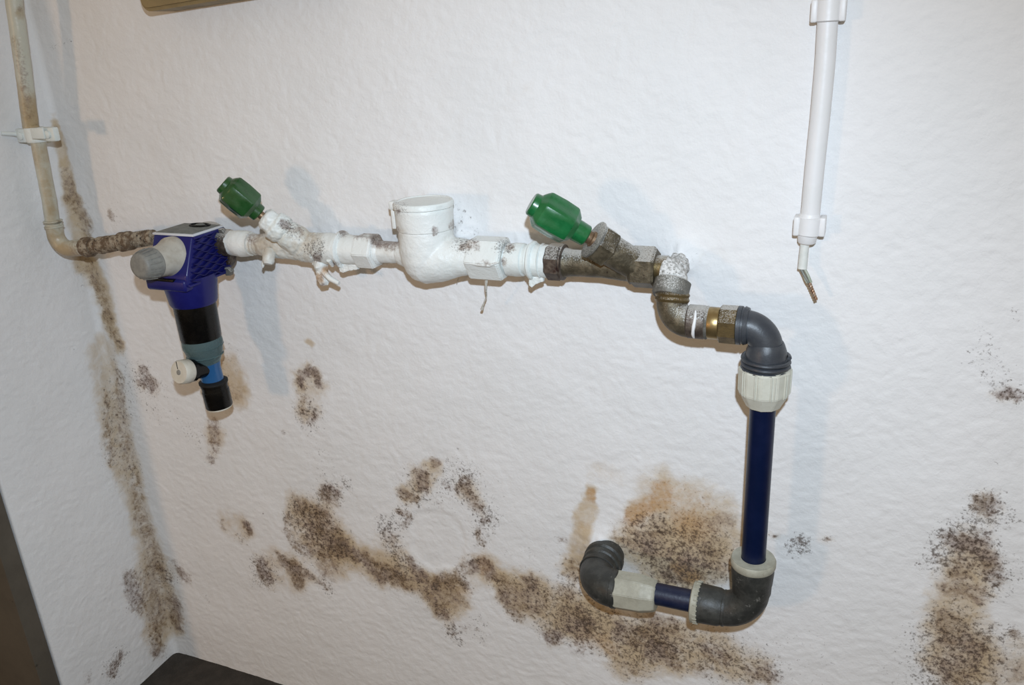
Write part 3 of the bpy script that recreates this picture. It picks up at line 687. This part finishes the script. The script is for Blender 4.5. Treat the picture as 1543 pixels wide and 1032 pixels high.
def melt(bm, voxel=.0014, sm=6, lump=0, ls=90):
    """fuse overlapping shapes under one skin of paint"""
    me = bpy.data.meshes.new('tmp'); bmesh.ops.recalc_face_normals(bm, faces=bm.faces[:]); bm.to_mesh(me); bm.free()
    o = bpy.data.objects.new('tmp', me); COL.objects.link(o)
    m_ = o.modifiers.new('r', 'REMESH'); m_.mode = 'VOXEL'; m_.voxel_size = voxel
    m_ = o.modifiers.new('s', 'SMOOTH'); m_.factor = .5; m_.iterations = sm
    dg = bpy.context.evaluated_depsgraph_get(); e_ = o.evaluated_get(dg); b2_ = bmesh.new(); b2_.from_mesh(e_.to_mesh()); e_.to_mesh_clear()
    bpy.data.objects.remove(o); bpy.data.meshes.remove(me)
    if lump:
        b2_.normal_update()
        for v in b2_.verts: v.co += v.normal*lump*(noise.noise(v.co*ls)+.5*noise.noise(v.co*ls*2.7))
    return b2_
# valve one, painted
t = thing('stop_valve', LX(440), 'thickly white-painted angled stop valve with dark green handle, beside the blue filter', 'valve')
bm = B(); lathe(bm, LX(390), LX(480), [(0, .0165), (.08, .0180), (.20, .0185), (.35, .0200), (.7, .0215), (.78, .0235), (1, .0235)], 40); vb1 = bm
H1a, H1b = P(335, 276, .112), P(388, 320, .088)     # handle tip, handle base
dv = (H1b-H1a).normalized()
Y1 = LX(462); bn0 = P(396, 326, .086)
bm = vb1; lathe(bm, bn0.lerp(Y1, .45), Y1, [(0, .0190), (.2, .0215), (.7, .0230), (1, .016)], 40); pobj('body', melt(bm, .0014, 6, .0016, 75), t)
bm = B(); lathe(bm, bn0, bn0.lerp(Y1, .5), [(0, .0120), (.10, .0165), (.42, .0180), (.50, .0220), (.86, .0228), (1, .0200)], 40); pobj('bonnet', melt(bm, .0014, 4, .0020, 85), t)
bm = B(); lathe(bm, H1b-dv*.006, bn0+dv*.006, [(0, .0058), (1, .0062)], 16); obj('stem', bm, M_COPPER, t)
bm = B(); handle(bm, H1a, H1b+dv*.004, .0250, .10, .07); tag(obj('handle', bm, M_GREEND, t, angle=22), 'dark green moulded handle')
# plug under the body with paint drips
bm = B(); c = P(407, 375, .072); lathe(bm, c, c+Vector((.001, -.012, -.021)), [(0, .0085), (.35, .0095), (.8, .0090), (1, .0065)], 24, step=.0025, lump=.0008, lscale=150); pobj('plug', bm, t)
for px, y0, y1 in ((397, 375, 403), (412, 392, 398), (402, 390, 397)):
    bm = B(); tube(bm, [P(px, y0, .072), P(px, (y0+y1)/2, .073), P(px-1, y1-3, .073), P(px-1, y1, .073)], [.0022, .0018, .0026, .0012], 10); pobj('paint_drip', bm, t)
# drain cock under valve one
t = thing('drain_cock', P(485, 400, .06), 'small paint-crusted drain cock hanging under the white pipe, left of the meter', 'tap')
bm = B(); a, b = P(480, 384, .06), P(489, 430, .066); lathe(bm, a, b, [(0, .012), (.35, .011), (.5, .0085), (.75, .0095), (.9, .0075), (1, .005)], 24, step=.002, lump=.0025, lscale=150); pobj('spout', bm, t)
bm = B(); tube(bm, [P(488, 410, .07), P(498, 420, .072), P(511, 427, .073)], [.005, .0042, .0035], 14, .0008, 150); pobj('lever', bm, t)
# coupling, ring, nut, tail to the meter
t = painted('pipe_union', 'smooth pale white-painted union with a raised dripping ring, between left valve and meter', 'pipe fitting', 478, 545, [(0, .0225), (.1, .0235), (.5, .0235), (.54, .0225), (.8, .0225), (1, .0215)])
bm = B(); a, b = LX(513), LX(519); lathe(bm, a, b, [(0, .0255), (.3, .0285), (.7, .0285), (1, .0255)], 40, step=.002, lump=.0008); pobj('ring', bm, t)
bm = B(); a = LX(515)+Vector((0, -.006, 0)); web(bm, [a+Vector((-.003, 0, -.020)), a+Vector((-.003, 0, -.033)), a+Vector((.002, 0, -.0345)), a+Vector((.014, 0, -.030)), a+Vector((.030, 0, -.0275)), a+Vector((.030, 0, -.018))], .008); pobj('paint_drip', melt(bm, .0012, 4, .0010, 160), t)
bm = B(); tube(bm, [LX(505)+Vector((0, -.02, -.012)), LX(505)+Vector((0, -.012, -.0225))], [.004, .0035], 10); pobj('drip_edge', bm, t)
t = painted('hex_nut', 'white-painted hexagonal nut just left of the meter', 'nut', 541, 569, None, .0235)
t = painted('pipe_tail', 'narrow white-painted pipe stub with rust, entering the meter from the left', 'pipe', 567, 606, [(0, .0190), (.1, .0190), (.18, .0158), (1, .0158)])
# meter
MC = Vector((.7795, -.056, 0))
t = thing('water_meter', (MC.x, MC.y, .950), 'white-painted round water meter with flat capped top in the middle of the run', 'meter')
bm = B(); A0 = MC+Vector((0, 0, .950)); A1 = MC+Vector((0, 0, 1.030))
lathe(bm, A0, A1, [(0, .008), (.03, .017), (.10, .0265), (.22, .0335), (.40, .0385), (.60, .0400), (1, .0400)], 56)
lathe(bm, MC+Vector((-.004, -.001, ZL-.005)), LX(716), [(0, .0375), (.35, .0345), (.7, .0275), (1, .0235)], 44)
lathe(bm, LX(602), MC+Vector((-.015, 0, ZL)), [(0, .0172), (.3, .020), (1, .028)], 40)
pobj('body', melt(bm, .0015, 8, .0006), t)
bm = B(); lathe(bm, MC+Vector((0, 0, 1.0285)), MC+Vector((0, 0, 1.060)), [(0, .0400), (.04, .0412), (.93, .0416), (1, .0405)], 56, step=.003, lump=.0006); pobj('register_ring', bm, t)
bm = B(); c = MC+Vector((0, 0, 1.0605)); lathe(bm, c-Vector((0, 0, .0005)), c+Vector((0, 0, .0085)), [(0, .0415), (.1, .0432), (.7, .0432), (.95, .0415), (.97, .0375), (.84, .0365), (.84, .002)], 56, step=.003, lump=.0009); ld = pobj('lid', bm, t)
h = MC+Vector((-.0415, -.010, 1.061)); bm = B(); box(bm, h-Vector((.006, .0075, .004)), h+Vector((.006, .0075, .008)), .002); bmesh.ops.subdivide_edges(bm, edges=bm.edges[:], cuts=2); pobj('hinge', bm, ld)
bm = B(); box(bm, h-Vector((.0050, .0045, .032)), h+Vector((.0010, .0055, .002)), .0012); bmesh.ops.subdivide_edges(bm, edges=bm.edges[:], cuts=3); pobj('hinge_strap', bm, ld)
bm = B(); c = P(668, 352, .10)
t = painted('hex_nut', 'large white-painted hexagonal nut just right of the meter, with hemp thread hanging', 'nut', 711, 763, None, .0275)
bm = B(); p0 = P(712, 396, .085)
tube(bm, [P(704, 396, .084), P(722, 399, .087), P(738, 400, .087), P(752, 395, .086)], [.0012, .0026, .0026, .001], 8, .0008, 200); pobj('paint_ridge', bm, t)
bm = B(); tube(bm, [P(733, 420, .065), P(732, 433, .06), P(733, 446, .05), P(729, 457, .045), P(726, 466, .04)], [.0024, .0016, .0009, .0014, .0022], 8, .0006, 300)
tag(obj('hemp_thread', bm, M_HEMP), 'stiff strand of painted hemp dangling below the nut right of the meter', 'thread')
bm = B(); tube(bm, [P(693, 414, .02), P(690, 422, .012), P(688, 428, .008)], [.0008, .0006, .0004], 6)
tag(obj('paint_thread', bm, M_HEMP), 'tiny painted wisp below the right side of the meter', 'thread')
t = painted('pipe_union', 'ridged white-painted union between the meter nut and the dark brass hex collar', 'pipe fitting', 760, 828,
            [(0, .0175), (.08, .0175), (.10, .0225), (.30, .0235), (.44, .0225), (.46, .0200), (.53, .0205), (.55, .0228), (.9, .0228), (1, .0215)])
bm = B(); a, b = LX(800), LX(807); lathe(bm, a, b, [(0, .0245), (.3, .0268), (.7, .0268), (1, .0245)], 40, step=.002, lump=.0008); pobj('ring', bm, t)
bm = B(); a = LX(803)+Vector((0, -.008, 0)); web(bm, [a+Vector((-.003, 0, -.018)), a+Vector((-.004, 0, -.033)), a+Vector((.001, 0, -.035)), a+Vector((.008, 0, -.030)), a+Vector((.018, 0, -.026)), a+Vector((.018, 0, -.016))], .007); pobj('paint_drip', melt(bm, .0012, 4, .0010, 160), t)
bm = B(); a, b = LX(816), LX(819); lathe(bm, a, b, [(0, .0225), (.5, .0245), (1, .0225)], 36); pobj('bead', bm, t)

# -- valve two, brass
t = thing('stop_valve', LX(900), 'bare tarnished brass angled stop valve with bright green handle, right of the meter', 'valve')
bm = B(); hexnut(bm, LX(826), LX(849), .0235, seg=8, rot=PI/8); obj('inlet_nut', bm, M_BRASSD, t, angle=20)
bm = B(); lathe(bm, LX(847), LX(852), [(0, .0225), (.3, .0245), (.7, .0245), (1, .022)], 36); obj('collar', bm, M_BRASSD, t)
bm = B(); lathe(bm, LX(850), LX(960), [(0, .0205), (.12, .0180), (.5, .0175), (.8, .0195), (1, .0205)], 40, step=.004, lump=.0004); obj('body', bm, M_BRASS, t)
H2a, H2b = P(800, 306, .118), P(884, 356, .092)
dv = (H2b-H2a).normalized(); Y2 = LX(962)+Vector((0, -.002, 0)); b0 = P(893, 360, .088)
ndv = (Y2-b0).normalized(); L2 = (Y2-b0).length
bm = B(); lathe(bm, b0+ndv*.022, Y2, [(0, .0200), (.1, .0205), (.5, .0205), (1, .0200)], 40, step=.004, lump=.0004); obj('branch', bm, M_BRASS, t)
bm = B(); hexnut(bm, b0+ndv*.003, b0+ndv*.027, .0225); obj('bonnet_nut', bm, M_BRASS, t, angle=20)
bm = B(); lathe(bm, b0, b0+ndv*.0045, [(0, .0225), (.2, .0255), (.7, .0255), (1, .0235)], 36); obj('bonnet_washer', bm, M_GREYB, t)
bm = B(); lathe(bm, H2b-dv*.008, b0+dv*.010, [(0, .0085), (.5, .0085), (.55, .0105), (1, .0110)], 20); obj('stem', bm, M_COPPER, t)
bm = B(); handle(bm, H2a, H2b, .0262, .10); tag(obj('handle', bm, M_GREEN, t, angle=22), 'bright green moulded handle')
bm = B(); hexnut(bm, LX(953), LX(990), .0245, .003, rot=0); obj('outlet_nut', bm, M_BRASS, t, angle=20)
bm = B(); lathe(bm, LX(948), LX(955), [(0, .0205), (.5, .0235), (1, .0235)], 36); obj('outlet_collar', bm, M_BRASS, t)

# ================================================================== brass turn out of the wall
DQ = .085
t = thing('pipe_elbow', P(1018, 405, .05), 'plaster-smeared brass elbow by the wall, right end of the brass valve, turning down', 'elbow')
a = LX(988); k1 = P(1019, 408, .056); c1 = P(1010, 450, .078)
bm = B(); path = elbow_path(a, k1, c1, .018, 12); tube(bm, path, [.0150, .0155]+[.0175]*(len(path)-4)+[.0185, .0190], 32, .0010, 90); obj('bend', bm, M_CRUST, t)
bm = B(); d1 = (c1-k1).normalized(); s1 = P(1013, 428, .069); lathe(bm, s1-d1*.006, s1+d1*.017, [(0, .0195), (.12, .0232), (.85, .0232), (1, .0215)], 40, step=.003, lump=.0006); obj('socket', bm, M_GREYB, t)
bm = B(); a2 = LX(990); lathe(bm, a2, LX(1006), [(0, .0165), (1, .0165)], 32); obj('inlet_stub', bm, M_BRIGHT2, t)
bm = B(); tube(bm, [P(1024, 394, -.006), P(1021, 400, .018), P(1017, 407, .042)], [.017, .0145, .0135], 32)
obj('plaster_smear', melt(bm, .0016, 6, .0025, 90), M_CRUST, t)
# lower elbow of the turn
t = thing('pipe_elbow', P(1008, 480, DQ), 'dull brass elbow turning from vertical to the right, below the plaster smear', 'elbow')
K = P(1010, 484, DQ); A2 = P(1013, 447, .076); B2 = P(1044, 486, DQ)
bm = B(); path = elbow_path(A2, K, B2, .026, 16); tube(bm, path, [.0200]*2+[.0195]*(len(path)-4)+[.0190, .0190], 36, .0004, 90); obj('bend', bm, M_BRASS, t)
bm = B(); d = (A2-K).normalized(); lathe(bm, A2-d*.007, A2+d*.006, [(0, .0205), (.25, .0222), (.5, .0208), (.75, .0222), (1, .0205)], 40); obj('thread_ring', bm, M_BRIGHT2, t)
H = lambda px, d=DQ: Vector((P(px, 485+(px-1040)*.055, d).x, -d, .9315))
t = thing('pipe_union', H(1075), 'dark and bright brass union between the dull elbow and the grey plastic elbow', 'pipe fitting')
bm = B(); lathe(bm, H(1036), H(1064), [(0, .0195), (.08, .0215), (.9, .0215), (1, .0205)], 40); obj('socket', bm, M_BRASSD, t)
bm = B(); lathe(bm, H(1062), H(1068), [(0, .0200), (.5, .0215), (1, .0200)], 40); obj('gasket', bm, M_GREYB, t)
bm = B(); lathe(bm, H(1067), H(1086), [(0, .0195), (.1, .0203), (.9, .0203), (1, .0195)], 40); tag(obj('sleeve', bm, M_BRIGHT, t), 'bright brass sleeve')
bm = B(); hexnut(bm, H(1084), H(1113), .0222, .002, rot=PI/8, seg=8); obj('nut', bm, M_BRIGHT2, t, angle=20)
bm = B(); pts = [H(1050)+Vector((.001*math.sin(a*3), -.0216*math.cos(a), .0216*math.sin(a))) for a in [-.9+1.9*k/8 for k in range(9)]]
tube(bm, pts, [.001, .0018, .0022, .002, .0024, .002, .0018, .0016, .001], 8); obj('paint_streak', bm, M_COND, t)

# ================================================================== grey plastic upper elbow
t = thing('compression_elbow', P(1147, 520, DQ), 'dark grey plastic elbow above the blue pipe, opening down into a cream nut', 'elbow')
VX = 1.2590; V = lambda z: Vector((VX, -DQ, z))
bm = B(); lathe(bm, H(1111), H(1128), [(0, .0215), (.05, .0242), (.40, .0242), (.42, .0230), (.62, .0230), (.65, .0242), (1, .0225)], 44); obj('inlet_rim', bm, M_PVC, t)
bm = B(); path = elbow_path(H(1122), Vector((VX-.001, -DQ, .9315)), V(.898), .028, 16); tube(bm, path, [.0198]*(len(path)), 40); obj('bend', bm, M_PVC, t)
bm = B(); lathe(bm, V(.913), V(.882), [(0, .0198), (.10, .0215), (.35, .0242), (.9, .0252), (1, .0248)], 44); obj('socket', bm, M_PVC, t)
bm = B()
for k in range(3):
    z = .892-.0062*k; tube(bm, [V(z)+Vector((.0277*math.cos(a), .0277*math.sin(a), -.0045*a/(2*PI)+.002)) for a in [2*PI*i/36 for i in range(37)]], .0026, 8)
lathe(bm, V(.893), V(.868), [(0, .0264), (1, .0264)], 40); obj('thread', bm, M_PVC, t)
def ribbed_nut(A, Bp, prof, n=12, rib=.0022, ribw=.0022, flats=True, mm=M_CREAM, parent=None, name='nut'):
    bm = B(); lathe(bm, A, Bp, prof, n, rot=PI/n); bmesh.ops.bevel(bm, geom=bm.edges[:], offset=.0009, segments=2, affect='EDGES'); o = obj(name, bm, mm, parent, angle=18)
    return o
a, b = V(.880), V(.827)
nut = ribbed_nut(a, b, [(0, .0305), (.03, .0322), (.62, .0318), (.66, .0308), (.95, .0225), (1, .0215)], 10, mm=M_CREAMC, parent=t, name='nut')
for k in range(10):
    th = 2*PI*(k)/10+.12; dr = Vector((math.cos(th), math.sin(th), 0)); bm = B()
    for off in (-.0022, .0022):
        tg = Vector((-math.sin(th), math.cos(th), 0))*off
        tube(bm, [V(.8775)+dr*.0311+tg, V(.848)+dr*.0309+tg, V(.845)+dr*.0298+tg], [.0011, .0011, .0008], 6)
    obj('nut_rib', bm, M_CREAMC, nut)
bm = B(); lathe(bm, V(.833), V(.570), [(0, .0160), (1, .0160)], 40)
tag(obj('blue_pipe', bm, M_PE), 'long navy blue plastic pipe standing upright between the two grey elbows', 'pipe')

# ================================================================== lower right elbow
ZH = .5055; Hh = lambda px, dz=0: Vector((P(px, 905, DQ).x, -DQ, ZH+dz))
t = thing('compression_elbow', (VX, -DQ, ZH), 'weathered grey plastic elbow at the bottom of the upright blue pipe', 'elbow')
bm = B(); path = elbow_path(V(.580), Vector((VX, -DQ, ZH)), Hh(1086), .040, 18); tube(bm, path, [.0270, .0262]+[.0248]*(len(path)-4)+[.0240, .0240], 44, .0003, 60); obj('bend', bm, M_PVCW, t)
bm = B(); lathe(bm, V(.589), V(.553), [(0, .0282), (.3, .0285), (.8, .0272), (1, .0250)], 44); obj('top_socket', bm, M_PVCW, t)
bm = B(); lathe(bm, V(.5985), V(.5860), [(0, .0235), (.05, .0285), (.25, .0300), (.8, .0300), (1, .0288)], 48, caps=False); lathe(bm, V(.5985), V(.5930), [(0, .0285), (.01, .0165), (1, .0165)], 48, caps=False); obj('top_ring', bm, M_CREAM, t)
bm = B(); lathe(bm, Hh(1095), Hh(1052), [(0, .0240), (.12, .0245), (.25, .0268), (.95, .0280), (1, .0275)], 44); obj('side_socket', bm, M_PVCW, t)
bm = B(); lathe(bm, Hh(1095), Hh(1089), [(0, .0240), (.2, .0256), (.8, .0256), (1, .0240)], 44); obj('rib', bm, M_PVCW, t)
bm = B(); lathe(bm, Hh(1054), Hh(1043), [(0, .0285), (.1, .0296), (.85, .0296), (1, .0270)], 48); obj('side_ring', bm, M_CREAM, t)
for k in range(26):
    th = 2*PI*k/26; bm = B(); dr = Vector((0, math.cos(th), math.sin(th))); c = Hh(1052)+dr*.0296; box(bm, c-Vector((.0035, .0008, .0008)), c+Vector((.0030, .0008, .0008)), .0002, 1); obj('ring_tooth', bm, M_CREAM, t)
bm = B(); lathe(bm, Hh(1046), Hh(982), [(0, .0160), (1, .0160)], 40)
tag(obj('blue_pipe', bm, M_PED), 'short dusty navy blue pipe lying level between the lower grey elbow and cream nut', 'pipe')
# ================================================================== lower left elbow into the wall
ZK = .4975
t = thing('compression_elbow', (1.0412, -.07, ZK), 'scuffed grey plastic elbow coming out of the mouldy wall, lower left end of pipes', 'elbow')
Hk = lambda px: Vector((P(px, 893, DQ).x, -DQ, ZK+(px-905)*.00004))
a = Hk(990); b = Hk(928)
nut = ribbed_nut(a, b, [(0, .0215), (.05, .0240), (.30, .0275), (.34, .0285), (.95, .0290), (1, .0275)], 8, parent=t, name='nut')
bm = B(); lathe(bm, Hk(932), Hk(922), [(0, .0268), (.2, .0285), (.8, .0285), (1, .0262)], 44); obj('rim', bm, M_PVCW, t)
EX = P(891, 886, DQ).x
bm = B(); path = elbow_path(Hk(930), Vector((EX, -DQ, ZK)), Vector((EX, .01, ZK)), .038, 18); tube(bm, path, [.0275]*(len(path)-1)+[.0285], 44, .0004, 60); obj('bend', bm, M_PVCW, t)
for dd, r in ((.034, .0300), (.020, .0315)):
    bm = B(); c = Vector((EX, -dd, ZK)); lathe(bm, c+Vector((0, -.006, 0)), c+Vector((0, .008, 0)), [(0, r-.003), (.2, r), (.8, r), (1, r-.002)], 44); obj('wall_socket', bm, M_PVCW, t)
bm = B(); c = Vector((EX, -.052, ZK)); tube(bm, [c+Vector((.0282*math.cos(a), 0, .0282*math.sin(a))) for a in [2*PI*i/36 for i in range(37)]], .0014, 8, caps=False); obj('mould_line', bm, M_PVCW, t)

# ================================================================== conduit on the right
DC = .018
t = thing('conduit', P(1217, 330, DC), 'straight white plastic conduit tube running down the right part of the wall', 'conduit')
pts = [P(1254, -80, DC)+Vector((.004, 0, 2.27-P(1254, -80, DC).z)), P(1254, -80, DC), P(1248, 20, DC), P(1243, 100, DC), P(1236, 175, DC), P(1228, 250, DC), P(1220, 335, DC)]
q = []
for a_, b_ in zip(pts, pts[1:]): q += [a_.lerp(b_, k/4) for k in range(4)]
q.append(pts[-1]); bm = B(); tube(bm, q, .0112, 32, .00015); obj('tube', bm, M_COND, t)
bm = B(); a, b = P(1220.5, 322, DC), P(1215.5, 366, DC); lathe(bm, a, b, [(0, .0118), (.05, .0125), (.6, .0122), (.95, .0108), (1, .0095)], 32); obj('end_sleeve', bm, M_COND, t)
for nm, (x0, y0, x1, y1), lb in (('conduit_clip', (1250, -2, 1247.5, 33), 'white saddle clip holding the conduit at the top edge of the photo'),
                                 ('conduit_clip', (1222, 326, 1218, 354), 'white saddle clip holding the lower end of the conduit')):
    t = thing(nm, P(x0, y0, .004), lb, 'clip', 'clips holding the conduit'); a, b = P(x0, y0, DC), P(x1, y1, DC)
    bm = B(); lathe(bm, a, b, [(0, .0118), (.06, .0145), (.94, .0145), (1, .0118)], 36); obj('saddle', bm, M_COND, t)
    for s in (-1, 1):
        c = (a+b)/2+Vector((s*.0150, .004, 0)); hgt = (a-b).length*.5; bm = B(); box(bm, c-Vector((.0035, .013, hgt)), c+Vector((.0035, .010, hgt)), .0018, 3); obj('jaw', bm, M_COND, t)
t = thing('cable', P(1209, 400, DC), 'white-painted cable stub with bare twisted wires below the conduit', 'cable')
bm = B(); tube(bm, [P(1214, 355, DC), P(1212, 375, DC), P(1209, 405, DC+.002)], [.0054, .0054, .0056], 20); obj('sheath', bm, M_CABLE, t)
for (x0, y0, x1, y1, x2, y2, r, m_) in ((1206, 403, 1213, 418, 1221, 429, .0019, M_WIRED), (1211, 403, 1218, 414, 1222, 426, .0017, M_WIREG), (1208, 403, 1212, 422, 1219, 429, .0014, M_WIREG)):
    bm = B(); tube(bm, bez(P(x0, y0, DC+.002), P(x1, y1, DC+.006), P(x2, y2, DC+.006), 8), r, 10); obj('wire', bm, m_, t)
a, b = P(1219, 426, DC+.006), P(1230, 452, DC+.008); ax, u, v = frame(b-a)
for s in range(3):
    bm = B(); pts = []
    for k in range(25):
        th = k/24*PI*5+s*2*PI/3; pts.append(a.lerp(b, k/24)+(u*math.cos(th)+v*math.sin(th))*.0017*(1-.3*k/24))
    tube(bm, pts, .0012, 8); obj('copper_strand', bm, M_COPW, t)

# ================================================================== brown box at the top edge
c = P(214, 19, .055); e = P(330, 0, .055)
t = thing('wooden_box', c, 'dark brown rounded box edge mounted high on the wall at upper left', 'box')
ax = (Vector((e.x-c.x, 0, e.z-c.z))).normalized(); up = Vector((-ax.z, 0, ax.x))
bm = B(); L = .34; Hh_ = .16; Dp = .05
mt = Matrix((ax, Vector((0, 1, 0)), up)).transposed().to_4x4(); mt.translation = c+ax*(L/2)+up*(Hh_/2)+Vector((0, .028, 0))
r = bmesh.ops.create_cube(bm, size=1, matrix=mt @ Matrix.Diagonal((L, Dp, Hh_, 1)))
es = [e_ for e_ in bm.edges if abs((e_.verts[0].co-e_.verts[1].co).normalized().y) > .9]
bmesh.ops.bevel(bm, geom=es, offset=.016, segments=6, affect='EDGES', profile=.5)
obj('body', bm, M_OLIVE, t)
bm = B(); mt2 = mt.copy(); mt2.translation = mt.translation+Vector((0, -.0275, 0))
bmesh.ops.create_cube(bm, size=1, matrix=mt2 @ Matrix.Diagonal((L-.01, .006, Hh_-.01, 1)))
es = [e_ for e_ in bm.edges if abs((e_.verts[0].co-e_.verts[1].co).normalized().y) > .9]
bmesh.ops.bevel(bm, geom=es, offset=.012, segments=6, affect='EDGES', profile=.5)
obj('cover', bm, M_OLIVE, t)
